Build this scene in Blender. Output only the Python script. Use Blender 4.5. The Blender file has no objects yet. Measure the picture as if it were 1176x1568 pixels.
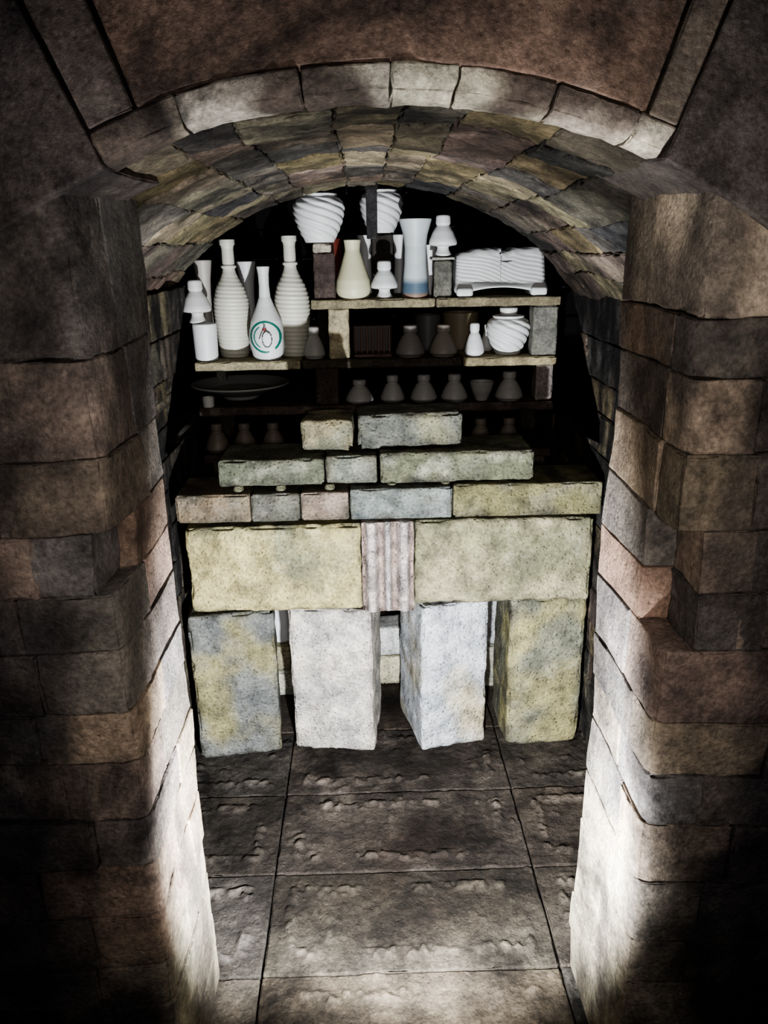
import bpy, math, random
from mathutils import Vector, Matrix, noise
random.seed(7)
# ------------------------------------------------------------------ camera calibration
F=1190.0; H=1.6
Yc=Vector((552-588,784-373,-F)).normalized()
Zc=Vector((-54,3503,F)); Zc=(Zc-Zc.dot(Yc)*Yc).normalized()
Xc=Yc.cross(Zc).normalized()
R=Matrix((Xc,Yc,Zc))            # world_from_cam rows
def W(u,v,Y):
    d=R@Vector((u-588,784-v,-F)); t=Y/d.y
    return Vector((d.x*t,Y,H+d.z*t))
def S(Y,z):
    d=Vector((0,Y,z-H)); return -(Yc*d.y+Zc*d.z).z/F
cam=bpy.data.cameras.new('camera'); co=bpy.data.objects.new('camera',cam)
bpy.context.collection.objects.link(co)
cam.sensor_fit='VERTICAL'; cam.sensor_height=36; cam.lens=36*F/1568
cam.clip_start=.02
co.matrix_world=Matrix.Translation((0,0,H))@R.to_4x4()
bpy.context.scene.camera=co
try:
    bpy.context.scene.view_settings.view_transform='AgX'
    bpy.context.scene.view_settings.look='AgX - High Contrast'
except Exception as e: print(e)

# ------------------------------------------------------------------ materials
def stone_mat(name,dark=(.012,.011,.012),soot=.5,bump=.5,light=(.75,.72,.6),eff=.3,scale=1.0,sootlo=.5,pit=.25):
    m=bpy.data.materials.new(name); m.use_nodes=True; n=m.node_tree.nodes; l=m.node_tree.links
    b=n['Principled BSDF']; b.inputs['Roughness'].default_value=.88
    b.inputs['Specular IOR Level'].default_value=.25
    a=n.new('ShaderNodeAttribute'); a.attribute_name='Col'
    tc=n.new('ShaderNodeTexCoord')
    def nz(sc,det=6,rough=.6,dist=0):
        t=n.new('ShaderNodeTexNoise'); t.inputs['Scale'].default_value=sc*scale; t.inputs['Detail'].default_value=det
        t.inputs['Roughness'].default_value=rough; t.inputs['Distortion'].default_value=dist
        l.new(tc.outputs['Object'],t.inputs['Vector']); return t
    def ramp(src,lo,hi,c0=(0,0,0,1),c1=(1,1,1,1)):
        r=n.new('ShaderNodeValToRGB'); r.color_ramp.elements[0].position=lo; r.color_ramp.elements[1].position=hi
        r.color_ramp.elements[0].color=c0; r.color_ramp.elements[1].color=c1
        l.new(src,r.inputs[0]); return r
    def mix(kind,fac,A,B):
        x=n.new('ShaderNodeMix'); x.data_type='RGBA'; x.blend_type=kind
        if isinstance(fac,float): x.inputs[0].default_value=fac
        else: l.new(fac,x.inputs[0])
        for s,v in ((6,A),(7,B)):
            if isinstance(v,tuple): x.inputs[s].default_value=(*v,1)
            else: l.new(v,x.inputs[s])
        return x.outputs[2]
    n1=nz(14,8,.7); r1=ramp(n1.outputs[0],.3,.72,(.45,.45,.47,1),(1.4,1.37,1.3,1))
    c=mix('MULTIPLY',1.0,a.outputs['Color'],r1.outputs[0])
    n4=nz(120,3,.7); r4=ramp(n4.outputs[0],.35,.65,(.68,.68,.68,1),(1.22,1.22,1.22,1))
    c=mix('MULTIPLY',.9,c,r4.outputs[0])
    n3=nz(7,7,.75,.6); r3=ramp(n3.outputs[0],.56,.70)
    mm=n.new('ShaderNodeMath'); mm.operation='MULTIPLY'; mm.inputs[1].default_value=eff; l.new(r3.outputs[0],mm.inputs[0])
    c=mix('MIX',mm.outputs[0],c,light)
    n2=nz(3.2,8,.72,.4); r2=ramp(n2.outputs[0],sootlo,sootlo+.17)
    m2=n.new('ShaderNodeMath'); m2.operation='MULTIPLY'; m2.inputs[1].default_value=soot; l.new(r2.outputs[0],m2.inputs[0])
    c=mix('MIX',m2.outputs[0],c,dark)
    l.new(c,b.inputs['Base Color'])
    nb=nz(45,10,.72); nb2=nz(170,4,.7)
    v=n.new('ShaderNodeTexVoronoi'); v.inputs['Scale'].default_value=75*scale; l.new(tc.outputs['Object'],v.inputs['Vector'])
    rv=ramp(v.outputs['Distance'],.0,.35)
    ad=n.new('ShaderNodeMath'); ad.operation='ADD'; l.new(nb.outputs[0],ad.inputs[0])
    ms=n.new('ShaderNodeMath'); ms.operation='MULTIPLY'; ms.inputs[1].default_value=pit; l.new(rv.outputs[0],ms.inputs[0]); l.new(ms.outputs[0],ad.inputs[1])
    ad2=n.new('ShaderNodeMath'); ad2.operation='MULTIPLY_ADD'; ad2.inputs[1].default_value=.3; l.new(nb2.outputs[0],ad2.inputs[0]); l.new(ad.outputs[0],ad2.inputs[2])
    bp=n.new('ShaderNodeBump'); bp.inputs['Strength'].default_value=bump; bp.inputs['Distance'].default_value=.012
    l.new(ad2.outputs[0],bp.inputs['Height']); l.new(bp.outputs[0],b.inputs['Normal'])
    return m
M_wall=stone_mat('sooty_brick',soot=.82,eff=.3,light=(.42,.38,.33),bump=.75,sootlo=.50)
M_vault=stone_mat('vault_brick',soot=.85,eff=.25,light=(.36,.33,.28),bump=1.0,sootlo=.46)
M_block=stone_mat('pale_firebrick',soot=.35,eff=.28,light=(.72,.71,.62),bump=1.0,dark=(.10,.10,.09),sootlo=.52,pit=.55)
M_floor=stone_mat('kiln_floor_tile',soot=.88,eff=.3,light=(.23,.20,.17),bump=.7,dark=(.011,.009,.008),sootlo=.455)
M_shelf=stone_mat('kiln_shelf_ceramic',soot=.45,eff=.3,light=(.5,.47,.36),bump=.4,dark=(.04,.035,.03))
M_black=stone_mat('black_soot_brick',soot=.9,eff=0.0,sootlo=.3,dark=(.008,.008,.008))
def ceramic_mat():
    m=bpy.data.materials.new('bisque_ceramic'); m.use_nodes=True; n=m.node_tree.nodes; l=m.node_tree.links
    b=n['Principled BSDF']; b.inputs['Roughness'].default_value=.5
    a=n.new('ShaderNodeAttribute'); a.attribute_name='Col'
    t=n.new('ShaderNodeTexNoise'); t.inputs['Scale'].default_value=25; t.inputs['Detail'].default_value=5
    r=n.new('ShaderNodeValToRGB'); r.color_ramp.elements[0].color=(.88,.88,.88,1); r.color_ramp.elements[1].color=(1.04,1.04,1.03,1)
    tc=n.new('ShaderNodeTexCoord'); l.new(tc.outputs['Object'],t.inputs['Vector']); l.new(t.outputs[0],r.inputs[0])
    x=n.new('ShaderNodeMix'); x.data_type='RGBA'; x.blend_type='MULTIPLY'; x.inputs[0].default_value=1
    l.new(a.outputs['Color'],x.inputs[6]); l.new(r.outputs[0],x.inputs[7]); l.new(x.outputs[2],b.inputs['Base Color'])
    bp=n.new('ShaderNodeBump'); bp.inputs['Strength'].default_value=.12; bp.inputs['Distance'].default_value=.004
    l.new(t.outputs[0],bp.inputs['Height']); l.new(bp.outputs[0],b.inputs['Normal'])
    return m
M_cer=ceramic_mat()

# ------------------------------------------------------------------ mesh accumulation
class Acc:
    def __init__(s): s.v=[];s.f=[];s.c=[]
    def obj(s,name,mat,smooth=True,origin=None,warp=0,wf=4.0,parent=None):
        me=bpy.data.meshes.new(name)
        o=Vector(origin) if origin else Vector((0,0,0))
        if warp:
            s.v=[Vector(p)+noise.noise_vector(Vector(p)*wf)*warp for p in s.v]
        me.from_pydata([tuple(Vector(p)-o) for p in s.v],[],s.f)
        at=me.color_attributes.new('Col','FLOAT_COLOR','POINT')
        for i,c in enumerate(s.c): at.data[i].color=(c[0],c[1],c[2],1)
        me.polygons.foreach_set('use_smooth',[smooth]*len(me.polygons))
        me.materials.append(mat); me.update()
        ob=bpy.data.objects.new(name,me); ob.location=o; bpy.context.collection.objects.link(ob)
        if parent: ob.parent=parent
        return ob
def ident(a,b,c): return Vector((a,b,c))
def block(A,ra,rb,rc,col,mapf=ident,r=.008,cell=.03,amp=.003,freq=9,chip=.006,disp=None,colf=None,wcolf=None):
    rng=(ra,rb,rc); mid=[(x[0]+x[1])/2 for x in rng]
    hs=[]
    for i in range(3):
        p0=list(mid);p1=list(mid);p0[i]=rng[i][0];p1[i]=rng[i][1]
        hs.append(max(1e-4,(mapf(*p1)-mapf(*p0)).length/2))
    r=min(r,min(hs)*.7)
    L=[]
    for h in hs:
        k=1-r/h; k2=k-.35*r/h; n=max(1,int(round(2*(h-1.35*r)/cell)))
        L.append([-1,-(k+(1-k)*.45),-k]+[-k2+2*k2*j/n for j in range(n+1)]+[k,(k+(1-k)*.45),1])
    seed=Vector((random.random()*50,random.random()*50,random.random()*50))
    idx={}
    N=[len(x)-1 for x in L]
    def vert(i,j,k):
        key=(i,j,k)
        if key in idx: return idx[key]
        p=[L[0][i],L[1][j],L[2][k]]
        q=Vector([p[t]*hs[t] for t in range(3)])
        inn=Vector([max(-(hs[t]-r),min(hs[t]-r,q[t])) for t in range(3)])
        d=(q-inn); dn=d.normalized() if d.length>1e-9 else Vector((0,0,1))
        edge=1-max(abs(dn.x),abs(dn.y),abs(dn.z))
        q=inn+dn*r
        s=q+seed
        off=amp*(noise.noise(s*freq)+.5*noise.noise(s*freq*3.1))
        if edge>0.05: off-=chip*max(0,noise.noise(s*freq*1.7+Vector((9,0,0)))*2.2)
        q=q+dn*off
        if disp: q=disp(q,dn,hs)
        w=mapf(*[mid[t]+q[t]/hs[t]*(rng[t][1]-rng[t][0])/2 for t in range(3)])
        idx[key]=len(A.v); A.v.append(w)
        cc=col if colf is None else colf(q,hs,col)
        if wcolf: cc=wcolf(w,cc)
        A.c.append(cc)
        return idx[key]
    def quad(a,b,c,d): A.f.append((a,b,c,d))
    for i in range(N[0]):
        for j in range(N[1]):
            quad(vert(i,j,0),vert(i,j+1,0),vert(i+1,j+1,0),vert(i+1,j,0))
            quad(vert(i,j,N[2]),vert(i+1,j,N[2]),vert(i+1,j+1,N[2]),vert(i,j+1,N[2]))
    for i in range(N[0]):
        for k in range(N[2]):
            quad(vert(i,0,k),vert(i+1,0,k),vert(i+1,0,k+1),vert(i,0,k+1))
            quad(vert(i,N[1],k),vert(i,N[1],k+1),vert(i+1,N[1],k+1),vert(i+1,N[1],k))
    for j in range(N[1]):
        for k in range(N[2]):
            quad(vert(0,j,k),vert(0,j,k+1),vert(0,j+1,k+1),vert(0,j+1,k))
            quad(vert(N[0],j,k),vert(N[0],j+1,k),vert(N[0],j+1,k+1),vert(N[0],j,k+1))
def rnd(a,b): return random.uniform(a,b)
def jit(c,a=.15):
    k=1+rnd(-a,a); return (c[0]*k*(1+rnd(-.05,.05)),c[1]*k,c[2]*k*(1+rnd(-.06,.06)))
def sc(c,k): return tuple(x*k for x in c)
WALLC=[(.29,.235,.195),(.25,.215,.185),(.33,.27,.215),(.22,.195,.18),(.28,.20,.16),(.37,.31,.24),(.20,.18,.17)]
VC=[sc(c,.80) for c in [(.26,.225,.17),(.21,.19,.16),(.32,.27,.17),(.17,.162,.15),(.23,.175,.145),(.35,.31,.22),(.13,.125,.12),(.25,.20,.17)]]
XL,XR=-.364,.446
YN,YF=1.04,1.36
CX,RV=.03,.876; CZ=1.765-RV
WL,WR=-.60,.72
def roundc(d1,d2,k):
    if d1<k and d2<k:
        u,v=1-max(-.3,d1/k),1-max(-.3,d2/k); hyp=math.hypot(u,v)
        if hyp>1e-6:
            s=max(u,v)/hyp; u*=s; v*=s
        return (1-u)*k,(1-v)*k
    return d1,d2
# ------------------------------------------------------------------ front wall w/ doorway
A=Acc()
def courses(z0,z1,hmin,hmax):
    z=z0; out=[]
    while z<z1-.01:
        h=rnd(hmin,hmax)
        if z+h>z1-.05: h=z1-z
        out.append((z,z+h)); z+=h
    return out
def soot_shade_wall(w,c):
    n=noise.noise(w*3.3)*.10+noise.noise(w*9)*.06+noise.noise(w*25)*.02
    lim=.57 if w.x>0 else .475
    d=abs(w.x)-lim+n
    k=max(0,min(1,(d+.03)/.09))*(.88)  # outer bricks darkened: shade beyond the beam painted into vertex colour
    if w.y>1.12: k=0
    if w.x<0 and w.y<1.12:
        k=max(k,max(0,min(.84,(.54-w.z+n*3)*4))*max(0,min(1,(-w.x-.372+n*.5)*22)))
    p=max(0,min(1,(.75-w.z+n*1.5)*2.0))*(1 if w.y>1.06 else .5)  # paler low on the jambs: lamp light painted into brick colour
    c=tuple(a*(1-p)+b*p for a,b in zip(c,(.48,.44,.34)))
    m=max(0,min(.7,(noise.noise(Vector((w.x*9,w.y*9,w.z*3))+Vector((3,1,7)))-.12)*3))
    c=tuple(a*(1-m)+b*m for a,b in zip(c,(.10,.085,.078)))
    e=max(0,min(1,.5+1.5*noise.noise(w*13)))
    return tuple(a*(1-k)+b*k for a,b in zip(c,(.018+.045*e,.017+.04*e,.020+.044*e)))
for side in (-1,1):
    xe=XL if side<0 else XR
    s=1 if side>0 else -1
    ztop=1.70
    if side<0: cs=courses(0,1.46,.09,.13)+[(1.46,ztop)]
    else: cs=courses(0,1.50,.09,.13)+[(1.50,ztop+.02)]
    def mround(a,b,c,xe=xe,s=s):
        d1=(a-xe)*s; d2=b-YN
        d1,d2=roundc(d1,d2,.024)
        return Vector((xe+s*d1,YN+d2,c))
    for ci,(z0,z1) in enumerate(cs):
        g=.0009
        rec=rnd(-.002,.003); rec2=rnd(-.002,.003)
        big=(side>0 and ci==len(cs)-1)
        if side>0 and abs((z0+z1)/2-1.10)<.055: rec=.045
        if side<0 and abs((z0+z1)/2-1.20)<.05: rec=.028
        w=rnd(.08,.20)
        ysplit=rnd(1.11,1.27)
        cA=jit(random.choice(WALLC),.2); cB=jit(random.choice(WALLC),.2)
        if big: cA=(.58,.49,.39); ysplit=1.24; rec=0; w=.12
        def xr(x0,w): return (x0-w,x0) if side<0 else (x0,x0+w)
        block(A,xr(xe+s*rec,w),(YN+rnd(-.003,.003),ysplit-g),(z0+g,z1-g),cA,mapf=mround,r=.003,cell=.012,amp=.004,freq=16,chip=.008,wcolf=soot_shade_wall)
        block(A,xr(xe+s*rec2,w),(ysplit+g,YF+rnd(-.002,.002)),(z0+g,z1-g),cB,r=.003,cell=.016,amp=.003,chip=.006,wcolf=soot_shade_wall)
        x=abs(xe)+w if side<0 else xe+w
        while x<1.35:
            ww=rnd(.12,.26); 
            xx=(-(x+ww-g),-(x+g)) if side<0 else (x+g,x+ww-g)
            block(A,xx,(YN+rnd(-.008,.008),YF-.06),(z0+g,z1-g),jit(random.choice(WALLC[:5]),.2),r=.004,cell=.025,amp=.006,freq=12,chip=.012,wcolf=soot_shade_wall)
            x+=ww
    for (z0,z1) in courses(cs[-1][1],2.35,.14,.2):
        x=abs(xe)
        while x<1.35:
            ww=rnd(.16,.30)
            xx=(-(x+ww-.0015),-(x+.0015)) if side<0 else (x+.0015,x+ww-.0015)
            block(A,xx,(YN+.03+rnd(-.01,.01),YF-.06),(z0+.0015,z1-.0015),jit(random.choice(WALLC[:5]),.2),r=.004,cell=.04,amp=.005,chip=.01,wcolf=soot_shade_wall)
            x+=ww
def pol(a,b,c): # a angle deg, b=Y, c=radius
    t=math.radians(a); return Vector((CX+math.sin(t)*c,b,CZ+math.cos(t)*c))
YR=YN-.006
def polr(a,b,c):
    d1,d2=roundc(b-YR,c-(RV-.002),.034)
    return pol(a,YR+d1,RV-.002+d2)
vs=lambda w,c: sc(c,1+.5*noise.noise(w*7)+.3*noise.noise(w*20))
for a0,a1,c0,c in ((-18.5,20,.037,(.245,.175,.14)),(-22.6,-18.7,.037,(.20,.165,.15)),(20.2,22.6,.037,(.24,.20,.165)),(-37,-22.8,-.002,(.13,.11,.105)),(22.8,40,-.002,(.15,.13,.12))):
    block(A,(a0+.05,a1-.05),(YR+rnd(-.002,.002),YF-.05),(RV+c0,RV+.62),c,mapf=pol,r=.003,cell=.022,amp=.003,freq=6,chip=.004,wcolf=vs)
ang=-22.7
def rimcol(w,c):
    k=max(0,min(1,.5+3.2*noise.noise(w*5.5+Vector((.3,0,2)))+.9*noise.noise(w*18)))
    return tuple(a*(1-k)+b*k for a,b in zip((.13,.105,.09),c))
while ang<22.6:
    w=rnd(5,10); w=min(w,22.7-ang)
    block(A,(ang+.04,ang+w-.04),(YR+rnd(-.001,.001),1.09),(RV-.002,RV+.036),jit((.70,.64,.54),.10),mapf=polr,r=.0025,cell=.009,amp=.004,freq=18,chip=.006,wcolf=rimcol)
    ang+=w
A.obj('wall_front',M_wall,warp=.009,wf=3.5)

# ------------------------------------------------------------------ vault
A=Acc()
edges=[]; a=-50
while a<53:
    w=rnd(5.5,9.5); 
    if 53-(a+w)<4: w=53-a
    edges.append((a,a+w)); a+=w
for a0,a1 in edges:
    y=1.092 if max(abs(a0),abs(a1))<34 else 1.365
    first=True
    yend=2.55+.2*(abs(a0+a1)/2/49)**2+rnd(-.02,.02)
    while y<yend:
        l=rnd(.13,.30) if not first else rnd(.08,.25); first=False
        y1=min(y+l,yend)
        if yend-y1<.06: y1=yend
        dr=rnd(-.003,.004)
        block(A,(a0+.05,a1-.05),(y+.001,y1-.001),(RV+dr,RV+.11),jit(random.choice(VC),.18),mapf=pol,r=.004,cell=.016,amp=.006,freq=20,chip=.010,wcolf=lambda w,c: sc(c,1+.45*noise.noise(w*10)+.45*noise.noise(w*28)))
        y=y1
A.obj('ceiling',M_vault,warp=.010,wf=4)

# ------------------------------------------------------------------ chamber side walls
def yend(z): return min(2.78,max(2.30,2.78-(1.47-z)*1.15)) if z>1.0 else 3.3
for side,X,name in ((-1,WL,'wall_left'),(1,WR,'wall_right')):
    A=Acc()
    def mp(a,b,c): return Vector((a,min(b,yend(c)),c))
    def streak(w,c):
        k=max(0,min(1,.45+1.8*noise.noise(Vector((w.x*5,w.y*22,w.z*6)))+.8*noise.noise(w*40)))
        return tuple(a*(1-k)+b*k for a,b in zip((.035,.033,.03),c))
    for (z0,z1) in courses(0,1.475,.09,.13):
        y=YF+.005; off=rnd(.08,.2); first=True
        while y<yend((z0+z1)/2)+.05:
            l=off if first else rnd(.2,.3); first=False
            xx=(X-.1,X+rnd(-.002,.004)) if side<0 else (X-rnd(-.002,.004),X+.1)
            y1=min(y+l,3.3)
            block(A,xx,(y+.001,y1-.001),(z0+.001,z1-.001),jit(random.choice(VC),.15),mapf=mp,r=.004,cell=.018,amp=.004,chip=.004,wcolf=streak)
            y=y1
            if y>=3.29: break
    xo=(-1.05,-1.0) if side<0 else (1.1,1.15)
    for (z0,z1) in courses(0,2.2,.2,.24):
        block(A,xo,(2.0,3.3),(z0,z1),(.02,.018,.018),cell=.1,amp=.01)
    A.obj(name,M_vault)
A=Acc()
for (z0,z1) in courses(0,2.2,.11,.13):
    x=-1.0
    while x<1.1:
        w=rnd(.2,.3); block(A,(x,min(x+w,1.1)),(3.31,3.4),(z0,z1-.002),jit((.014,.013,.013)),cell=.06,amp=.005); x+=w
A.obj('wall_back',M_black)

# ------------------------------------------------------------------ floor
A=Acc()
xs=[-1.0,-.62,-.268,.428,.80,1.12]
ys=[.6,1.045,1.357,1.665,1.985,2.31,2.64,2.97,3.3]
def tile_disp(q,dn,hs):
    if dn.z>.7:
        ex=hs[0]-abs(q.x); ey=hs[1]-abs(q.y)
        e=min(ex,ey)
        o=Vector((tile_disp.k*3.7,tile_disp.k*1.3,0))
        gate=max(0,min(1,(noise.noise(q*7+o)+.08)*6))
        band=math.exp(-((e-.055-.008*noise.noise(q*12+o))/.014)**4)
        nn=max(0,min(1,.55+1.9*noise.noise(q*52+o)))
        lump=max(0,min(1,(noise.noise(q*19+o*2)-.36)*6))*.5
        q=q.copy(); q.z+=(band*gate+lump)*.0085*nn+.0018*noise.noise(q*14+o)+.0022*noise.noise(q*60+o)
    return q
FC=[(.082,.070,.058),(.092,.076,.062),(.072,.065,.056),(.100,.085,.070)]
def burn_lit(w,c):
    n=noise.noise(w*4)+.6*noise.noise(w*11)
    k=math.exp(-((w.y-1.66)/.22)**2-((w.x-.12)/.30)**2)*(.85+.8*n)
    k=max(0,min(.88,k)); c=sc(c,(1+.65*n)*(1+max(0,min(1,(w.z-.001)/.006))*.8))
    f=max(0,min(1,(1.52-w.y)*5)); c=sc(c,1+.8*f)  # front row brightened: lamp light painted into tile colour
    return tuple(a*(1-k)+b*k for a,b in zip(c,(.024,.016,.012)))
kk=0
for i in range(len(xs)-1):
    for j in range(len(ys)-1):
        kk+=1; tile_disp.k=kk
        c=jit(random.choice(FC),.12)
        vis = 0<j<5
        block(A,(xs[i]+.002,xs[i+1]-.002),(ys[j]+.002,ys[j+1]-.002),(-.06,rnd(-.003,.0)),c,r=.004,cell=.005 if vis and 0<i<4 else .05,amp=.002,freq=7,chip=.005,disp=tile_disp if vis else None,wcolf=burn_lit)
A.obj('floor',M_floor)

# ------------------------------------------------------------------ stone block stack
YB=2.2
def zat(v,u=590): return W(u,v,YB).z
zA=zat(932); zL=zat(799); zT=zat(752); z2=zat(698); z3=zat(642)
def mk(name,u0,u1,z0,z1,col,depth,vmid,rot=0,yo=0,mat=M_block,r=.010,cell=.009,amp=.005,chip=.022,disp=None,pivot=0,colf=None,freq=11,zj=(0,0)):
    x0=W(u0,vmid,YB+yo).x; x1=W(u1,vmid,YB+yo).x
    A=Acc(); t=math.radians(rot); c,s=math.cos(t),math.sin(t)
    px=x0 if pivot==0 else x1; py=YB+yo
    cx,cy=(x0+x1)/2,YB+yo+depth/2
    def mp(a,b,cc):
        dx,dy=a-px,b-py
        return Vector((px+dx*c-dy*s,py+dx*s+dy*c,cc))
    block(A,(x0,x1),(YB+yo,YB+yo+depth),(z0,z1),col,mapf=mp,r=r,cell=cell,amp=amp,chip=chip,disp=disp,colf=colf,freq=freq)
    return A.obj(name,mat,origin=(cx,cy,(z0+z1)/2))
def patch(c2,sca=9,lo=0.0,seed=0,grime=.55,low=None):
    def f(q,hs,col):
        o=Vector((seed,seed*2,0))
        k=noise.noise(q*sca+o)*1.8+.6*noise.noise(q*sca*3+o)+.4-lo
        k=max(0,min(1,k)); c=tuple(a*(1-k)+b*k for a,b in zip(col,c2))
        e=min(hs[0]-abs(q.x),hs[2]-abs(q.z))
        g=max(0,1-max(0,e)/.03)*max(0,.45+1.3*noise.noise(q*16+o))*grime
        g=max(g,max(0,min(.5,(noise.noise(q*26+o*2)-.25)*2))*grime)
        g=min(.85,g)
        return tuple(a*(1-g)+b*g for a,b in zip(c,(.10,.095,.075)))
    return f
mk('stone_pier',297,425,0,zA,(.20,.21,.205),.24,1050,rot=7,yo=-.03,colf=patch((.30,.28,.16),7,.2,1,.8))
mk('stone_pier',447,572,0,zA,(.54,.52,.50),.26,1050,rot=-7,yo=.02,colf=patch((.64,.60,.54),8,0,2,.45))
mk('stone_pier',646,752,0,zA+.01,(.58,.61,.65),.27,1050,rot=13,yo=-.02,colf=patch((.62,.56,.41),6,.3,3,.45))
mk('stone_pier',778,890,0,zA+.016,(.24,.245,.19),.24,1050,rot=2,yo=.0,colf=patch((.38,.35,.19),7,.1,4,.8))
mk('stone_lintel',288,554,zA+.004,zL-.006,(.53,.47,.25),.24,865,yo=-.005,colf=patch((.30,.30,.19),6,.25,5,.7))
mk('stone_lintel',636,905,zA+.014,zL,(.28,.28,.18),.24,860,colf=patch((.44,.41,.28),6,.1,6,.7))
def flute(q,dn,hs):
    if dn.y<-.5:
        q=q.copy(); x=q.x/hs[0]
        g=math.exp(-((abs(x)-.62)/.22)**4)+math.exp(-(x/.14)**4)*.8
        q.y+=.030-.040*g
        q.y-=.003*math.sin(q.z*260)*math.exp(-((abs(x)-.62)/.12)**2)
    return q
def flcol(q,hs,col):
    x=abs(q.x/hs[0]); g=math.exp(-((x-.62)/.25)**4)+math.exp(-(x/.16)**4)
    k=min(1,max(0,1-g)); n=.9+.5*noise.noise(q*30)
    return tuple((a*(1-k)+b*k)*n for a,b in zip(col,(.42,.33,.29)))
mk('fluted_brick',554,634,zA+.010,zL+.012,(.54,.50,.49),.12,855,yo=-.04,r=.006,cell=.0035,amp=.0015,chip=.006,disp=flute,colf=flcol)
segs=[(268,383,(.25,.20,.14)),(384,459,(.18,.18,.15)),(460,535,(.33,.26,.21)),(536,693,(.24,.27,.26)),(694,922,(.25,.235,.13))]
for i,(a,b,c) in enumerate(segs):
    mk('edging_brick',a+.7,b-.7,zL+.0155,zT+(.004 if i<3 else .014+.006*(i==4)),c,.20,775,yo=-.02+rnd(-.003,.003),r=.006,cell=.007,amp=.002,chip=.010,colf=patch(tuple(x*.85+.06 for x in c),12,.1,i,.9))
zz=zT+.024
for a,b,c,t in ((334,497,(.16,.175,.13),-.004),(499,578,(.26,.28,.235),0),(582,818,(.19,.20,.14),.008)):
    mk('flat_brick',a,b-1,zz,z2+t,c,.20,722,yo=0+rnd(-.006,.006),r=.008,cell=.007,amp=.003,chip=.014,freq=13,colf=patch((.40,.41,.33),18,.45,a,1.0))
mk('cap_brick',461,539,z2+.014,z3-.006,(.32,.285,.19),.16,672,yo=.02,rot=-2,r=.010,colf=patch((.27,.28,.20),12,.1,8,.9))
mk('cap_brick',548,708,z2+.014,z3+.008,(.18,.19,.17),.16,664,yo=.03,rot=1,r=.01,colf=patch((.30,.30,.21),9,.3,9,.9))
def lathe(A,cx,cy,z0,prof,rw,h,seg=40,mod=None,colf=None,col=(.7,.7,.7),sub=2.5,lean=(0,0)):
    P=[]
    for i in range(len(prof)-1):
        (r0,a0),(r1,a1)=prof[i],prof[i+1]
        dl=math.hypot((r1-r0)*rw,(a1-a0)*h); k=max(1,min(60,int(dl/sub*1000)))
        for j in range(k):
            t=j/k; P.append((r0+(r1-r0)*t,a0+(a1-a0)*t))
    P.append(prof[-1])
    for _ in range(2):
        P=[P[0]]+[((P[i-1][0]+2*P[i][0]+P[i+1][0])/4,(P[i-1][1]+2*P[i][1]+P[i+1][1])/4) for i in range(1,len(P)-1)]+[P[-1]]
    base=len(A.v)
    for (r,a) in P:
        for s in range(seg):
            th=2*math.pi*s/seg
            rr=r*rw*(mod(th,a) if mod else 1)
            A.v.append(Vector((cx+rr*math.sin(th)+lean[0]*a*h,cy-rr*math.cos(th)+lean[1]*a*h,z0+a*h)))
            A.c.append(colf(th,a,rr) if colf else col)
    for i in range(len(P)-1):
        for s in range(seg):
            s2=(s+1)%seg
            A.f.append((base+i*seg+s,base+i*seg+s2,base+(i+1)*seg+s2,base+(i+1)*seg+s))
WAD=[(0,0),(.9,0),(1,.4),(.8,1),(0,1)]
for u in (430,505,600,682,770,365):
    A=Acc(); p=W(u,745,YB+.012); zb=zT+(.0055 if u<535 else .0155 if u<694 else .0215)
    lathe(A,p.x,YB+.012,zb,WAD,.016,max(.002,zz-zb),seg=16,col=(.22,.22,.15)); A.obj('clay_wad',M_block,origin=(p.x,YB,zb))
for u0,u1,z0,z1,yo,c in ((418,470,0,.10,.34,(.6,.6,.5)),(418,446,.102,.20,.35,(.5,.47,.33)),
        (560,640,0,.12,.40,(.6,.57,.42)),(575,640,.124,.24,.40,(.7,.72,.7)),(740,790,0,.18,.36,(.5,.5,.42)),(740,780,.182,.38,.36,(.66,.68,.70))):
    mk('fire_brick',u0,u1,z0,z1,c,.12,1000,yo=yo,r=.01,cell=.02)

# ------------------------------------------------------------------ kiln shelves
YS=2.70
def zs(v): return W(588,v,YS).z
Z1,Z2,Z3,Z4=zs(458),zs(550),zs(620),zs(692)
TH=.03
rack=bpy.data.objects.new('kiln_shelving',None); rack.location=(0,0,0); bpy.context.collection.objects.link(rack)
def shelf(us,zt,c,d=.42,yo=0):
    A=Acc()
    for (u0,u1) in us:
        x0=W(u0,500,YS).x; x1=W(u1,500,YS).x
        block(A,(x0+.001,x1-.001),(YS+yo+rnd(-.004,.004),YS+d),(zt-TH,zt),jit(c,.12),r=.005,cell=.012,amp=.002,chip=.008,freq=16)
    return A.obj('shelf_board',M_shelf,parent=rack)
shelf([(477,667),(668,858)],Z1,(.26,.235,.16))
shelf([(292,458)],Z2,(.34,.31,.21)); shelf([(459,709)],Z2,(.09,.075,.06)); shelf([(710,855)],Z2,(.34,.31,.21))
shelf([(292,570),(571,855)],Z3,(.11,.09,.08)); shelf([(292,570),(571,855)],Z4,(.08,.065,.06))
def post(u0,u1,z0,z1,c,yo=.02,d=.07):
    x0=W(u0,520,YS).x;x1=W(u1,520,YS).x
    A=Acc(); block(A,(x0,x1),(YS+yo,YS+yo+d),(z0+.0005,z1-.0005),c,r=.006,cell=.010,amp=.003,chip=.008,freq=20)
    A.obj('shelf_post',M_shelf,parent=rack)
post(503,535,Z2,Z1-TH,(.38,.34,.24)); post(816,854,Z2,Z1-TH,(.20,.20,.18),yo=.01)
post(826,852,Z3,Z2-TH,(.3,.27,.25)); post(300,318,Z3,Z2-TH,(.2,.2,.19),yo=.30)
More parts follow.
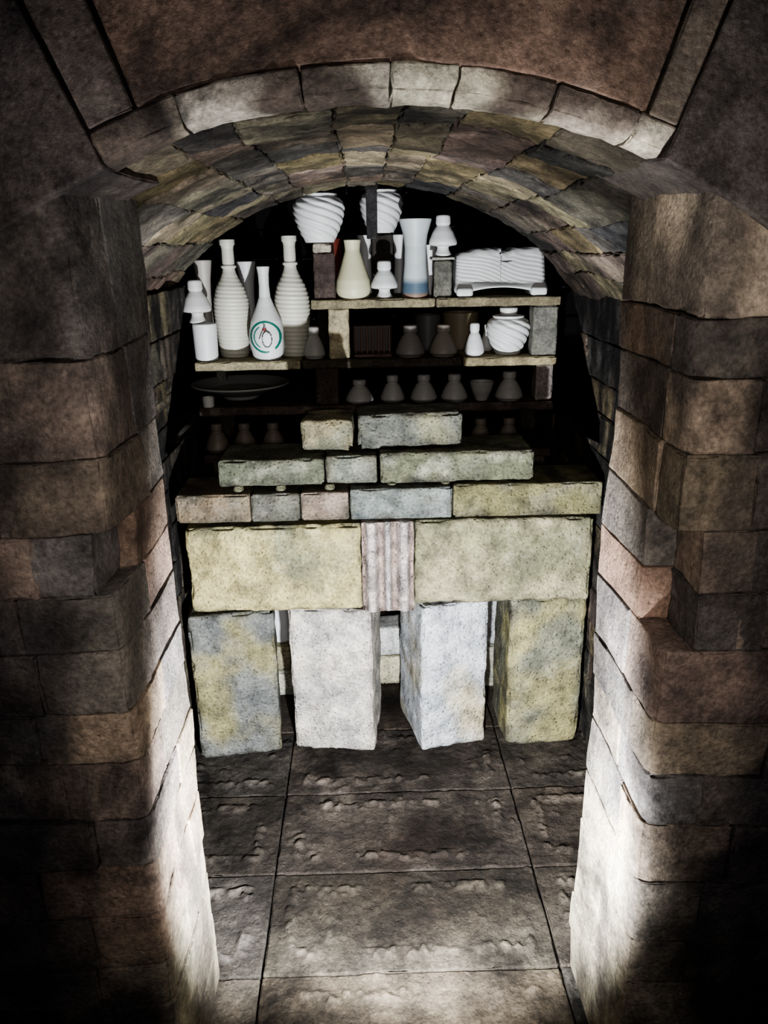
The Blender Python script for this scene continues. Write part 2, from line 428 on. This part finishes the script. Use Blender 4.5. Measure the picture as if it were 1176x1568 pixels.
post(480,516,Z3,Z2-TH,(.09,.07,.065)); post(480,516,Z2,Z1-TH,(.06,.05,.045),yo=.3)
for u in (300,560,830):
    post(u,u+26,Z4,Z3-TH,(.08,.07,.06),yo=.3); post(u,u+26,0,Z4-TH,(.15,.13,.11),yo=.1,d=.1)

# ------------------------------------------------------------------ pots
WH=(.60,.61,.61); CR=(.55,.545,.48)
def pot(name,u,w,h,z0,prof,yo=.06,col=WH,mod=None,colf=None,seg=48,sub=2.5,lean=(0,0)):
    Y=YS+yo; s=S(Y,z0+.08); x=W(u,400 if z0>=Z1-.001 else 500,Y).x
    A=Acc(); hw=w*s/2; 
    lathe(A,x,Y,z0+.0005,prof,hw,h*s,seg=seg,mod=mod,colf=(lambda th,a,r:colf(th,a,r,hw,h*s)) if colf else None,col=col,sub=sub,lean=lean)
    A.obj(name,M_cer,origin=(x,Y,z0)); return z0+h*s
BOTTLE=[(0,0),(.74,0),(.82,.03),(.93,.22),(1,.40),(.96,.50),(.78,.60),(.50,.68),(.37,.73),(.33,.76),(.42,.765),(.42,.785),(.33,.79),(.34,.83),(.33,.92),(.36,.95),(.42,.955),(.42,1),(.34,1),(.28,.96),(.26,.8)]
SLIM=[(0,0),(.72,0),(.85,.04),(1,.18),(1,.28),(.86,.42),(.5,.58),(.32,.68),(.28,.80),(.30,.92),(.36,1),(.28,1),(.22,.9),(.2,.75)]
BELL=[(0,0),(.80,0),(.84,.07),(1,.10),(.98,.20),(.82,.40),(.56,.64),(.40,.72),(.40,.74),(.48,.76),(.48,.97),(.40,1),(0,1)]
KNOB=[(0,0),(.50,0),(.62,.03),(.42,.16),(.40,.24),(.95,.27),(1,.32),(.96,.40),(.72,.60),(.50,.72),(.42,.75),(.52,.78),(.50,.97),(.42,1),(0,1)]
SWIRL=[(0,0),(.56,0),(.60,.05),(.74,.20),(.92,.45),(1,.68),(.97,.80),(.84,.90),(.72,.94),(.74,1),(.64,1),(.58,.92),(.6,.8)]
TRUMP=[(0,0),(.80,0),(.86,.03),(.80,.15),(.68,.45),(.66,.65),(.74,.80),(.98,.98),(1,1),(.92,1),(.62,.8),(.5,.6)]
VASE=[(0,0),(.80,0),(.92,.04),(1,.16),(.95,.32),(.66,.58),(.42,.82),(.46,.95),(.50,1),(.42,1),(.36,.9),(.3,.8)]
CYL=[(0,0),(.9,0),(.93,.03),(.95,.1),(1,.95),(.98,1),(.9,1),(.86,.9),(.8,.2)]
CUP=[(0,0),(.5,0),(.52,.1),(.8,.5),(1,1),(.92,1),(.7,.5),(.3,.2)]
def rib(n,amp): return lambda th,a: 1+amp*math.sin(2*math.pi*(a*n)+th)*(1 if a<.7 else .3)
def swirl(k,t,amp): return lambda th,a: 1+amp*(abs(math.sin((k*th+t*a)/2))-.6)*min(1,a*5)*(1 if a<.9 else .3)
pot('tall_ribbed_bottle',357,54,170,Z2,BOTTLE,yo=.14,col=CR,mod=rib(30,.012),sub=1.4)
pot('tall_ribbed_bottle',449,54,174,Z2,BOTTLE,yo=.14,col=CR,mod=rib(28,.016),sub=1.4)
def decal(th,a,r,hw,h):
    if th>math.pi: th-=2*math.pi
    if abs(th)>1.5: return WH
    x=r*math.sin(th)/hw; z=(a-.26)*h/hw
    d=math.hypot(x,z)
    if .76<d<.88 and not(.2<x<.5 and z<0): return (.02,.16,.12)
    if abs(math.hypot(x-.1,(z+.1)*.6)-.26)<.028 and z<.45: return (.03,.03,.03)
    if abs(x+.30-.45*z)<.035 and -.1<z<.7: return (.04,.04,.04)
    if abs(x-.1+.5*(z-.4))<.03 and .2<z<.8: return (.04,.04,.04)
    if math.hypot(x+.02,z-.42)<.09: return (.3,.04,.04)
    if abs(d-.62)<.04 and x<-.3 : return (.04,.2,.16)
    return WH
pot('decorated_bottle',408,54,136,Z2,SLIM,yo=.06,colf=decal,seg=160,sub=1.2)
pot('trumpet_vase',383,30,130,Z2,TRUMP,yo=.32)
zt=pot('white_beaker',313,37,56,Z2,CYL,yo=.05)
zt=pot('saucer_cup',304,44,64,zt,KNOB,yo=.05,col=(.54,.54,.53))
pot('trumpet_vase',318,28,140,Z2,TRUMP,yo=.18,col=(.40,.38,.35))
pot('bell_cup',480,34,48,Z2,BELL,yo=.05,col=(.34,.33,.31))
def stack(name,u0,u1,z0,z1,c,yo,d=.08,mat=M_shelf):
    A=Acc(); xa=W(u0,400,YS+yo).x; xb=W(u1,400,YS+yo).x
    block(A,(xa,xb),(YS+yo,YS+yo+d),(z0+.0005,z1),c,r=.006,cell=.01,amp=.003,chip=.008,freq=22); A.obj(name,mat,origin=((xa+xb)/2,YS+yo+d/2,z0))
s1=S(YS,Z1)
zp=Z1+82*s1
stack('prop_brick',479,512,Z1,zp-.030,(.09,.07,.065),.02)
stack('prop_brick',480,508,zp-.029,zp,(.38,.36,.31),.02)
pot('swirl_vase',491,78,70,zp+.002,SWIRL,yo=.06,mod=swirl(7,42,.085),seg=160,sub=1.5)
pot('red_beaker',508,32,84,Z1,CYL,yo=.22,col=(.14,.03,.02))
pot('cream_vase',540,54,86,Z1,VASE,yo=.06,col=(.54,.53,.38),sub=3)
pot('saucer_cup',588,42,55,Z1,KNOB,yo=.045)
zq=Z1+95*s1
stack('prop_brick',570,602,Z1,zq,(.06,.055,.05),.16)
pot('swirl_vase',585,66,62,zq+.002,SWIRL,yo=.2,mod=swirl(7,36,.08),seg=160,sub=1.5)
pot('trumpet_vase',560,26,86,Z1,TRUMP,yo=.30)
pot('trumpet_vase',612,24,86,Z1,TRUMP,yo=.30)
def blueb(th,a,r,hw,h):
    k=max(0,min(1,(.26-a)*12)); k2=max(0,min(1,(.08-a)*20))
    c=tuple(p*(1-k)+q*k for p,q in zip((.46,.50,.51),(.10,.15,.20)))
    return tuple(p*(1-k2)+q*k2 for p,q in zip(c,(.25,.17,.13)))
pot('tall_beaker_vase',636,50,114,Z1,TRUMP,yo=.06,colf=blueb,mod=rib(40,.006),sub=2)
zk=Z1+60*s1
stack('prop_brick',665,693,Z1,zk-.012,(.17,.17,.15),.02)
stack('prop_brick',661,697,zk-.011,zk,(.38,.38,.34),.015)
pot('saucer_cup',678,44,60,zk+.001,KNOB,yo=.05)
pot('trumpet_vase',658,26,74,Z1,TRUMP,yo=.18)
# ribbed draped slab dish
A=Acc(); xa=W(699,420,YS).x; xb=W(843,420,YS).x; hz=72*s1
def drape(q,dn,hs):
    q=q.copy(); x=q.x/hs[0]; z=q.z/hs[2]
    if (dn.y<-.3 or dn.z>.3) and z>-.55:
        ph=q.x*70+q.z*230+1.2*math.sin(q.x*26)+1.2*noise.noise(q*12)
        q+=dn*(.0015*math.sin(ph*2.1))
        q+=dn*(.009*noise.noise(q*9))
    if z<-.5:
        k=(-z-.5)/.5
        q.y-=.022*k
        q.z+=.020*k*max(0,math.cos(x*1.9))
        q.x*=1+.04*k
    q.y+=.06*(z+1)/2
    if z>0: q.z*=1+.08*x
    q.x+=.012*(z+1)/2*(1 if x<0 else -.2)
    if z>.4 and .0<x<.3: q.z-=.010*math.sin((x)/.3*math.pi)
    if z>0 and x<-.5: q.z-=.03*(-x-.5)*z
    return q
block(A,(xa,xb),(YS+.035,YS+.15),(Z1+.010,Z1+hz),WH,r=.018,cell=.0035,amp=.001,chip=0,disp=drape)
for sx in (.10,.90):
    xx=xa+(xb-xa)*sx
    block(A,(xx-.028,xx+.028),(YS+.012,YS+.14),(Z1+.0015,Z1+.030),WH,r=.014,cell=.006,amp=.001,chip=0)
A.obj('draped_ribbed_dish',M_cer,origin=((xa+xb)/2,YS+.09,Z1))
pot('bell_cup',727,31,50,Z2,BELL,yo=.04); pot('bell_cup',746,20,40,Z2,BELL,yo=.17)
zj=pot('swirl_jar',778,66,58,Z2,SWIRL,yo=.08,mod=swirl(8,34,.09),seg=160,sub=1.5)
pot('small_dish',778,28,12,zj,CYL,yo=.08)
for u,w,h,c in ((628,46,48,(.22,.205,.20)),(679,44,48,(.26,.235,.21))): pot('bell_cup',u,w,h,Z2,BELL,yo=.05,col=c)
pot('clay_beaker',705,56,56,Z2,CYL,yo=.24,col=(.20,.17,.12)); pot('clay_beaker',655,40,54,Z2,CYL,yo=.22,col=(.10,.10,.10))
A=Acc(); xa=W(540,520,YS).x; xb=W(602,520,YS).x
block(A,(xa,xb),(YS+.03,YS+.15),(Z2+.0005,Z2+.014),(.10,.06,.055),r=.005,cell=.02,amp=.001)
for i in range(7):
    xx=xa+.01+(xb-xa-.02)*i/6
    block(A,(xx-.003,xx+.003),(YS+.06,YS+.066),(Z2+.012,Z2+.10),(.13,.075,.06),r=.002,cell=.03,amp=0,chip=0)
block(A,(xa,xb),(YS+.10,YS+.12),(Z2+.012,Z2+.105),(.05,.03,.028),r=.004,cell=.02,amp=.001)
A.obj('ceramic_rack',M_cer,origin=((xa+xb)/2,YS+.09,Z2))
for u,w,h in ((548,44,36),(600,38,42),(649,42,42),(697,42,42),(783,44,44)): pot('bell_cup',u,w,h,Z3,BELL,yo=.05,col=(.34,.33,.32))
pot('small_bowl',740,38,30,Z3,CUP,yo=.05,col=(.34,.33,.32))
DISH=[(0,0),(.35,0),(.4,.25),(.75,.6),(1,.9),(1,1),(.95,1),(.6,.6),(0,.4)]
zt=pot('saggar_ring',309,18,16,Z3,CYL,yo=.02,col=(.6,.6,.58))
pot('wide_dish',362,150,24,Z3,DISH,yo=.19,col=(.40,.40,.39),seg=64)
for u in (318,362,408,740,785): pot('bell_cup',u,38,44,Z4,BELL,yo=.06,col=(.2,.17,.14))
A=Acc(); p=W(569,316,2.56); za=W(569,366,2.56).z; hx=.017
block(A,(p.x-hx,p.x+hx),(2.562,2.578),(za,1.80),(.04,.04,.043),r=.003,cell=.02,amp=.0008,chip=.001)
block(A,(p.x-.02,p.x+.02),(2.558,2.582),(1.755,1.80),(.03,.03,.03),r=.003,cell=.02,amp=.0008)
A.obj('hanging_damper_bar',M_shelf)
# white jar standing behind the piers
p=W(432,1000,2.58)
A=Acc(); lathe(A,p.x,2.62,.2005,VASE,.045,.23,col=(.75,.76,.78),seg=40); A.obj('white_jar',M_cer,origin=(p.x,2.62,.2))

# ------------------------------------------------------------------ lights
def spot(name,loc,tgt,e,size,blend,col,rad=.03):
    l=bpy.data.lights.new(name,'SPOT'); l.energy=e; l.spot_size=math.radians(size); l.spot_blend=blend; l.color=col; l.shadow_soft_size=rad
    o=bpy.data.objects.new(name,l); o.location=loc
    o.rotation_euler=(Vector(tgt)-Vector(loc)).to_track_quat('-Z','Y').to_euler(); bpy.context.collection.objects.link(o)
spot('work_lamp_light',(.06,.78,.55),(.08,2.2,.62),230,120,.45,(.94,.965,1.0),.02)
spot('upper_fill_light',(.03,.75,.60),(.03,1.07,1.75),62,58,.8,(.95,.97,1),.03)  # added spot that brightens arch rim and vault
spot('front_fill_light',(.04,-.25,1.6),(.05,2.2,.82),64,78,1,(1,.95,.92),.08)  # added weak fill from behind the camera, lifts the dark walls
w=bpy.data.worlds.new('World'); bpy.context.scene.world=w; w.use_nodes=True
w.node_tree.nodes['Background'].inputs[0].default_value=(.82,.78,.88,1); w.node_tree.nodes['Background'].inputs[1].default_value=.05
